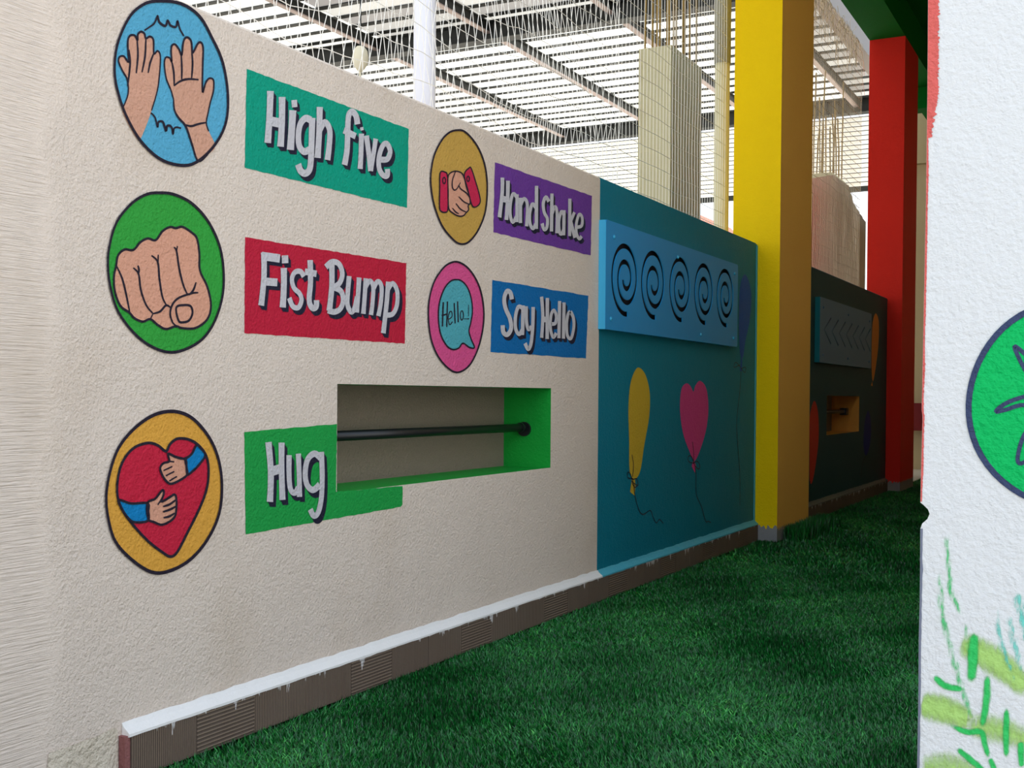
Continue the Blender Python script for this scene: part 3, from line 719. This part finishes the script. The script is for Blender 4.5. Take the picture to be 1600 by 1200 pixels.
def swirls(y0, y1, z0, z1):
    prof = [(0, 1.0), (.25, .95), (.5, .89), (.75, .84), (1, .66), (1.25, .52), (1.5, .45), (1.75, .42), (2, .27), (2.2, .16)]
    out = []; C5 = [UX(x, y, .045) for x, y in ((977.4, 437), (1021.5, 445), (1063.5, 452), (1100.5, 459), (1133.8, 465))]
    for i in range(5):
        cx = C5[i].y; cz = C5[i].z + .008; Rm = .208; P = []
        for s in range(90):
            t = -.03 + 2.23 * s / 89
            r_ = np.interp(t, [a for a, _ in prof], [q for _, q in prof]) * Rm
            an = -math.pi / 2 - 2 * math.pi * t
            P.append((cx + r_ * math.cos(an), cz + r_ * math.sin(an)))
        out.append(ribbon2(P, .030))
    return out
play_panel('swirl_panel', 'light blue wall panel with five cut-out swirls fixed to the teal wall',
           [(950, 345.8), (1153.6, 412.4), (1151.6, 540), (943, 516.5)], .045, swirls, M['plate'], M['plateedge'],
           [(.045, .14), (.47, .14), (.965, .12), (.03, .9), (.66, .92), (.96, .90)], True)
def arrows(y0, y1, z0, z1):
    out = []; L = y1 - y0; H = z1 - z0
    for i in range(7):
        x = y0 + L * (.07 + i * .132)
        out.append(ribbon2([(x + L * .115, z0 + H * .72), (x, z0 + H * .515), (x + L * .115, z0 + H * .31)], .02))
    return out
play_panel('arrow_panel', 'grey blue wall panel with seven cut-out arrow marks fixed to dark wall',
           [(1282.5, 463.5), (1363.5, 491), (1359.5, 577), (1280, 564.5)], .05, arrows, M['plate2'], M['plate2edge'],
           [(.05, .15), (.5, .15), (.95, .15), (.05, .88), (.5, .88), (.95, .88)], False)

# ================================================================== BARS IN THE NICHES
zb = UX(815, 668, -.156).z
r = empty('grab_bar', 'black round steel bar across the wide niche in the cream wall', 'bar', (-.15, (NY0 + NY1) / 2, zb))
b = MB(); b.tube([(-.15, NY0 + .001, zb), (-.15, NY1 - .06, zb)], .021, 16); b.build('rod', M['black'], r, smooth=True)
b = MB(); b.tube([(-.15, NY1 - .06, zb), (-.15, NY1 - .045, zb)], .026, 12); b.tube([(-.15, NY1 - .045, zb), (-.15, NY1 - .015, zb)], .014, 12); b.build('end_nut', M['black'], r)
b = MB(); b.tube([(-.15, NY1 - .015, zb - .008), (-.15, NY1 - .001, zb - .008)], .038, 16); b.build('wall_flange', M['black'], r)
qz = UX(1310, 643, -.15).z
b = MB(); b.tube([(-.15, q0.y + .002, qz), (-.15, q1.y - .12, qz)], .022, 12); b.box((-.185, q1.y - .12, qz - .04), (-.115, q1.y - .002, qz + .035))
tag(b.build('grab_bar', M['black']), 'dark bar inside the small ochre niche of the dark wall', 'bar')

# ================================================================== RIGHT WHITE WALL
PY = 2.2
ed = [(1450,-40),(1450,0),(1449.5,80),(1449,150),(1448,220),(1447,300),(1445,400),(1443,500),(1441,600),(1440,640),(1441.5,650),(1439.5,720),(1438,785),(1443,789),(1450,796),(1452.5,803),(1449,811),(1441,818),(1438,826),(1437.5,900),(1437,940),(1435.5,1000),(1435,1080),(1433,1200),(1432,1300)]
E = [UY(px, py, PY) for px, py in ed]
E[0].z = 2.6; E[-1].z = -.03
pts2 = [(e.x, e.z) for e in E] + [(3.9, -.03), (3.9, 2.6)]
n = len(pts2); vs = [(x, PY, z) for x, z in pts2] + [(x, PY + .4, z) for x, z in pts2]
tri = tessellate_polygon([[Vector((x, z, 0)) for x, z in pts2]])
fs = [tuple(t_) for t_ in tri] + [tuple(n + i for i in t_)[::-1] for t_ in tri] + [(i, (i + 1) % n, n + (i + 1) % n, n + i) for i in range(n)]
o = link('wall_right', vs, fs, M['whitewall']); struct(o)
bm = bmesh.new(); bm.from_mesh(o.data); bmesh.ops.recalc_face_normals(bm, faces=bm.faces); bm.to_mesh(o.data); bm.free()
# ragged red brushed edge
a = Art(0, 0, 1, L0, 'Y', PY, ax=1); rd = random.Random(4); left, right = [], []
ei = lambda py: np.interp(py, [p[1] for p in ed], [p[0] for p in ed])
for k in range(0, 800):
    py = -30 + k * 1.02
    if py > 784: break
    w = 17 if py < 150 else (17 - (py - 150) * .16 if py < 215 else 3.2 + 1.6 * noise.noise(Vector((py * .02, 0, 0))))
    w += (4.5 if py < 215 else 1.0) * noise.noise(Vector((py * .21, 3, 0))) + (3 if py < 215 else .5) * noise.noise(Vector((py * .7, 8, 0)))
    left.append((ei(py) + .2, py)); right.append((ei(py) + max(.6, w), py))
a.poly(left + right[::-1]); tag(a.build('painted_edge', M['edgered']), 'ragged red painted edge of the white wall', 'paint strip')
a = Art(0, 0, 1, L0, 'Y', PY, ax=1); lo = [(ei(py) + .1, py) for py in range(826, 1290, 8)]
a.poly(lo + [(x + 3.6 + 1.6 * noise.noise(Vector((y * .05, 0, 5))), y) for x, y in lo[::-1]]); tag(a.build('painted_edge', mat('grey_edge', srgb(120, 124, 140), .7)), 'thin grey lower edge of the white wall', 'paint strip')  # thin grey strip down the wall's lower edge
# leaf emblem
c0 = (1674, 632); rr = 165
ct = UY(*c0, PY); r = empty('painted_emblem', 'large green disc with navy outline and leaf painted on the white wall', 'painted emblem', (ct.x, PY, ct.z - .2))
def wob(rad): return [(c0[0] + rad * math.cos(t_) * (1 + .012 * math.sin(3 * t_)), c0[1] + rad * math.sin(t_)) for t_ in [2 * math.pi * i / 60 for i in range(60)]]
Art(0, 0, 1, L0, 'Y', PY).poly(wob(rr)).build('disc', M['leafgreen'], r)
Art(0, 0, 1, L1, 'Y', PY, ax=1).line(wob(rr - 4.5), 9.5, True, False).build('outline', M['slate'], r)
a = Art(0, 0, 1, L1, 'Y', PY, ax=1)
tips = [(1586,541),(1556,643),(1592,722)]
loop = [(1586,541),(1606,558),(1632,590),(1640,560),(1668,520),(1690,575),(1702,592),(1740,560),(1762,560),(1735,612),(1790,640),(1735,655),(1755,720),(1715,685),(1690,735),(1672,690),(1650,672),(1612,712),(1596,724),(1590,716),(1600,680),(1625,648),(1600,633),(1572,640),(1556,643),(1572,630),(1600,620),(1630,616),(1606,585),(1590,555)]
a.line(loop, 6.5, True, True, 5); a.build('leaf_drawing', M['slate'], r)
# brushed foliage
def soft(name, col, tex=1.0, cover=.15):
    m = bpy.data.materials.new(name); m.use_nodes = True; n = N(m); P = n.pos()
    at = n.new('ShaderNodeAttribute', attribute_name='cov'); tr = n.new('ShaderNodeBsdfTransparent'); mx = n.new('ShaderNodeMixShader')
    ns = n.noise(n.scale(P, (1, 1, .3)), 170, 3, .6)
    f = n.ramp(n.math('ADD', at.outputs['Fac'], n.math('MULTIPLY', n.math('SUBTRACT', ns, .5), tex * 1.0)), cover, cover + .75)
    n.p.inputs['Base Color'].default_value = (*srgb(*col), 1); n.p.inputs['Roughness'].default_value = .6
    n.bump(n.noise(P, 62, 3), .006)
    n.l.new(f, mx.inputs[0]); n.l.new(tr.outputs[0], mx.inputs[1]); n.l.new(n.p.outputs[0], mx.inputs[2]); n.l.new(mx.outputs[0], n.n['Material Output'].inputs[0])
    return m
def brush(strokes, m, name, parent, off):
    vs, fs, cov = [], [], []
    for pts, w, c in strokes:
        P = cat([(1400 + x / 3, 800 + y / 3) for x, y in pts], False, 6); n = len(P); b0 = len(vs)
        for i, p in enumerate(P):
            d = (P[min(i + 1, n - 1)] - P[max(i - 1, 0)]).normalized(); nn = Vector((-d.y, d.x)) * w / 6 * (.45 + .55 * math.sin(math.pi * min(1, .12 + i / (n - 1) * .8)))
            u = i / (n - 1); e = min(1, min(u, 1 - u) * 6)
            for k, s_ in enumerate((-1, -.5, 0, .5, 1)):
                q = UY(*(p + nn * s_), PY); q.y = PY - off; vs.append(q); cov.append(c * e * (1 - abs(s_)) ** .6)
        for i in range(n - 1):
            for k in range(4): fs.append((b0 + i*5+k, b0 + (i+1)*5+k, b0 + (i+1)*5+k+1, b0 + i*5+k+1))
    o = link(name, vs, fs, m, parent); a = o.data.attributes.new('cov', 'FLOAT', 'POINT'); a.data.foreach_set('value', cov); return o
ct = UY(1500, 1100, PY); r = empty('painted_foliage', 'green brush-painted grass leaves low on the white wall', 'painted plants', (ct.x, PY, ct.z))
brush([([(112,905),(160,912),(260,940),(380,1000)],190,.95), ([(290,600),(400,660),(520,740),(640,860)],190,.95), ([(330,1000),(480,1020),(640,1080)],190,.75), ([(112,1200),(240,1190),(420,1240)],190,.7)], soft('pale_green_wash', (172, 212, 112), .5), 'wash', r, .0010)
brush([([(237,90),(245,230),(258,370),(285,440),(312,495)],44,.55), ([(198,250),(210,400),(235,560),(280,720),(330,890),(370,980)],52,.5), ([(325,520),(335,620),(340,700)],30,.5)], soft('mid_green_strokes', (60, 200, 110), 1.3), 'thin_leaves', r, .0016)
brush([([(475,450),(490,600),(530,720),(560,800)],44,.5), ([(520,470),(560,640),(600,760)],60,.45), ([(565,370),(590,480),(620,640)],70,.6)], soft('aqua_strokes', (110, 214, 196), 1.3), 'aqua_leaves', r, .0013)
brush([([(368,560),(362,680),(352,805)],72,1), ([(175,765),(235,815),(325,830)],48,1), ([(428,760),(425,880),(402,1020)],52,1), ([(520,910),(516,1040),(520,1155)],46,1), ([(240,990),(330,1030),(400,1030),(420,1100),(440,1160)],44,1),
       ([(285,1105),(350,1160),(420,1215)],44,1), ([(585,1070),(590,1200)],50,1), ([(440,1150),(470,1230)],40,1)], soft('bright_green_strokes', (36, 196, 92), .5), 'leaves', r, .0022)

M['chip'] = stucco('chipped_edge', srgb(150, 96, 92), .8, .8, .2, var=.3)
a = Art(0, 0, 1, L1); a.poly([(70,1230),(76,1177),(100,1169),(124,1160),(132,1157),(150,1151),(170,1141),(180,1137),(184,1141),(185,1170),(184,1230)])
tag(a.build('plaster_patch', stucco('rough_plaster', srgb(226, 210, 188), 2.4, .8, .2, stain=.6, scl=.55)), 'rough broken plaster patch low on the cream wall left of the plinth', 'plaster patch')
# broken plaster patch and red bit beside the plinth end
b = MB(); b.box((.001, 2.553, -.04), (.026, 2.574, .112)); tag(b.build('plinth_end', M['chip']), 'chipped reddish end of the tiled plinth at lower left', 'plinth end')

# ================================================================== TURF
rng = np.random.default_rng(3)
def turf(x0, x1, y0, y1, dens):
    n = int((x1 - x0) * (y1 - y0) * dens)
    return np.stack([rng.uniform(x0, x1, n), rng.uniform(y0, y1, n)], 1)
pts = np.concatenate([turf(.034, 2.34, 2.4, 5.0, 25000), turf(.034, 2.34, 5.0, 8.0, 19000), turf(.034, 2.34, 8.0, 20.1, 5000)])
m_ = ~((pts[:, 0] < .20) & (pts[:, 1] > YE - .01) & (pts[:, 1] < Y2 + .01)) & ~((pts[:, 0] < .19) & (pts[:, 1] > YR - .01) & (pts[:, 1] < YR + 1.01))
m_ &= ~((pts[:, 0] > 2.2) & (pts[:, 1] < 2.65) & (pts[:, 1] > 2.15)); pts = pts[m_]
# tufts that stand tall against the column foot
tu = np.stack([rng.normal(.25, .05, 7000), rng.uniform(YE + .12, Y2 + .35, 7000)], 1); tu = tu[tu[:, 0] > .21]
ntu = len(tu); pts = np.concatenate([pts, tu])
n = len(pts); X, Y = pts[:, 0], pts[:, 1]
def fld(a, b_, c, s): return np.sin(X * a + c) * np.cos(Y * b_ + c * 2) + .6 * np.sin(X * a * 2.3 + Y * b_ * 1.7 + s) + .4 * np.sin(X * 9 - Y * 7 + s)
f1 = fld(3.1, 2.2, .4, 1.0); f2 = fld(2.3, 3.3, 2.1, 3.0)
ang = f2 * 1.1 + rng.normal(0, 1.4, n) + 2.4
lean = np.clip(.62 + .28 * f1 + rng.normal(0, .22, n), .05, 1.25)
Ln = rng.uniform(.016, .032, n) * np.where(Y > 8, 1.3, 1); Ln[-ntu:] = rng.uniform(.06, .15, ntu); lean[-ntu:] *= .5
Wd = rng.uniform(.0012, .0027, n) * np.where(Y > 8, 2.0, np.where(Y > 5, 1.35, 1)) 
dx, dy = np.cos(ang), np.sin(ang); wa = rng.uniform(0, 2 * np.pi, n); wx, wy = np.cos(wa), np.sin(wa)
V = np.zeros((n, 5, 3)); 
for k, (t_, w_) in enumerate(((0, 1), (0, -1), (.55, .8), (.55, -.8), (1, 0))):
    bend = lean * t_ ** 1.5 * Ln * .85; hgt = Ln * t_ * np.sqrt(np.clip(1 - (lean * .62) ** 2 * t_, .08, 1))
    V[:, k, 0] = X + dx * bend + wx * Wd * w_; V[:, k, 1] = Y + dy * bend + wy * Wd * w_; V[:, k, 2] = hgt - .035
V[:, :, 0] = np.clip(V[:, :, 0], .033, 2.355)
for a_, b_, c_ in ((YE, Y2, .186), (YR - .02, YR + 1.03, .185)):
    k_ = (V[:, :, 1] > a_ - .003) & (V[:, :, 1] < b_ + .003) & (V[:, :, 0] < c_); V[:, :, 0][k_] = c_
me = bpy.data.meshes.new('artificial_turf'); me.vertices.add(n * 5); me.vertices.foreach_set('co', V.reshape(-1))
base = np.arange(n) * 5
li = np.stack([base, base+1, base+3, base+2, base+2, base+3, base+4], 1).reshape(-1)
me.loops.add(n * 7); me.loops.foreach_set('vertex_index', li.astype(np.int32))
me.polygons.add(n * 2)
st = np.stack([np.arange(n) * 7, np.arange(n) * 7 + 4], 1).reshape(-1); me.polygons.foreach_set('loop_start', st.astype(np.int32))
me.update(calc_edges=True); me.validate()
at = me.attributes.new('rnd', 'FLOAT', 'POINT'); at.data.foreach_set('value', np.repeat(np.clip(rng.beta(1.5, 2.2, n) + .09 * f1, 0, 1), 5).astype(np.float32))
me.materials.append(M['turf'])
o = bpy.data.objects.new('artificial_turf', me); C.objects.link(o); tag(o, 'dark green artificial turf covering the passage floor', 'turf', kind='stuff')
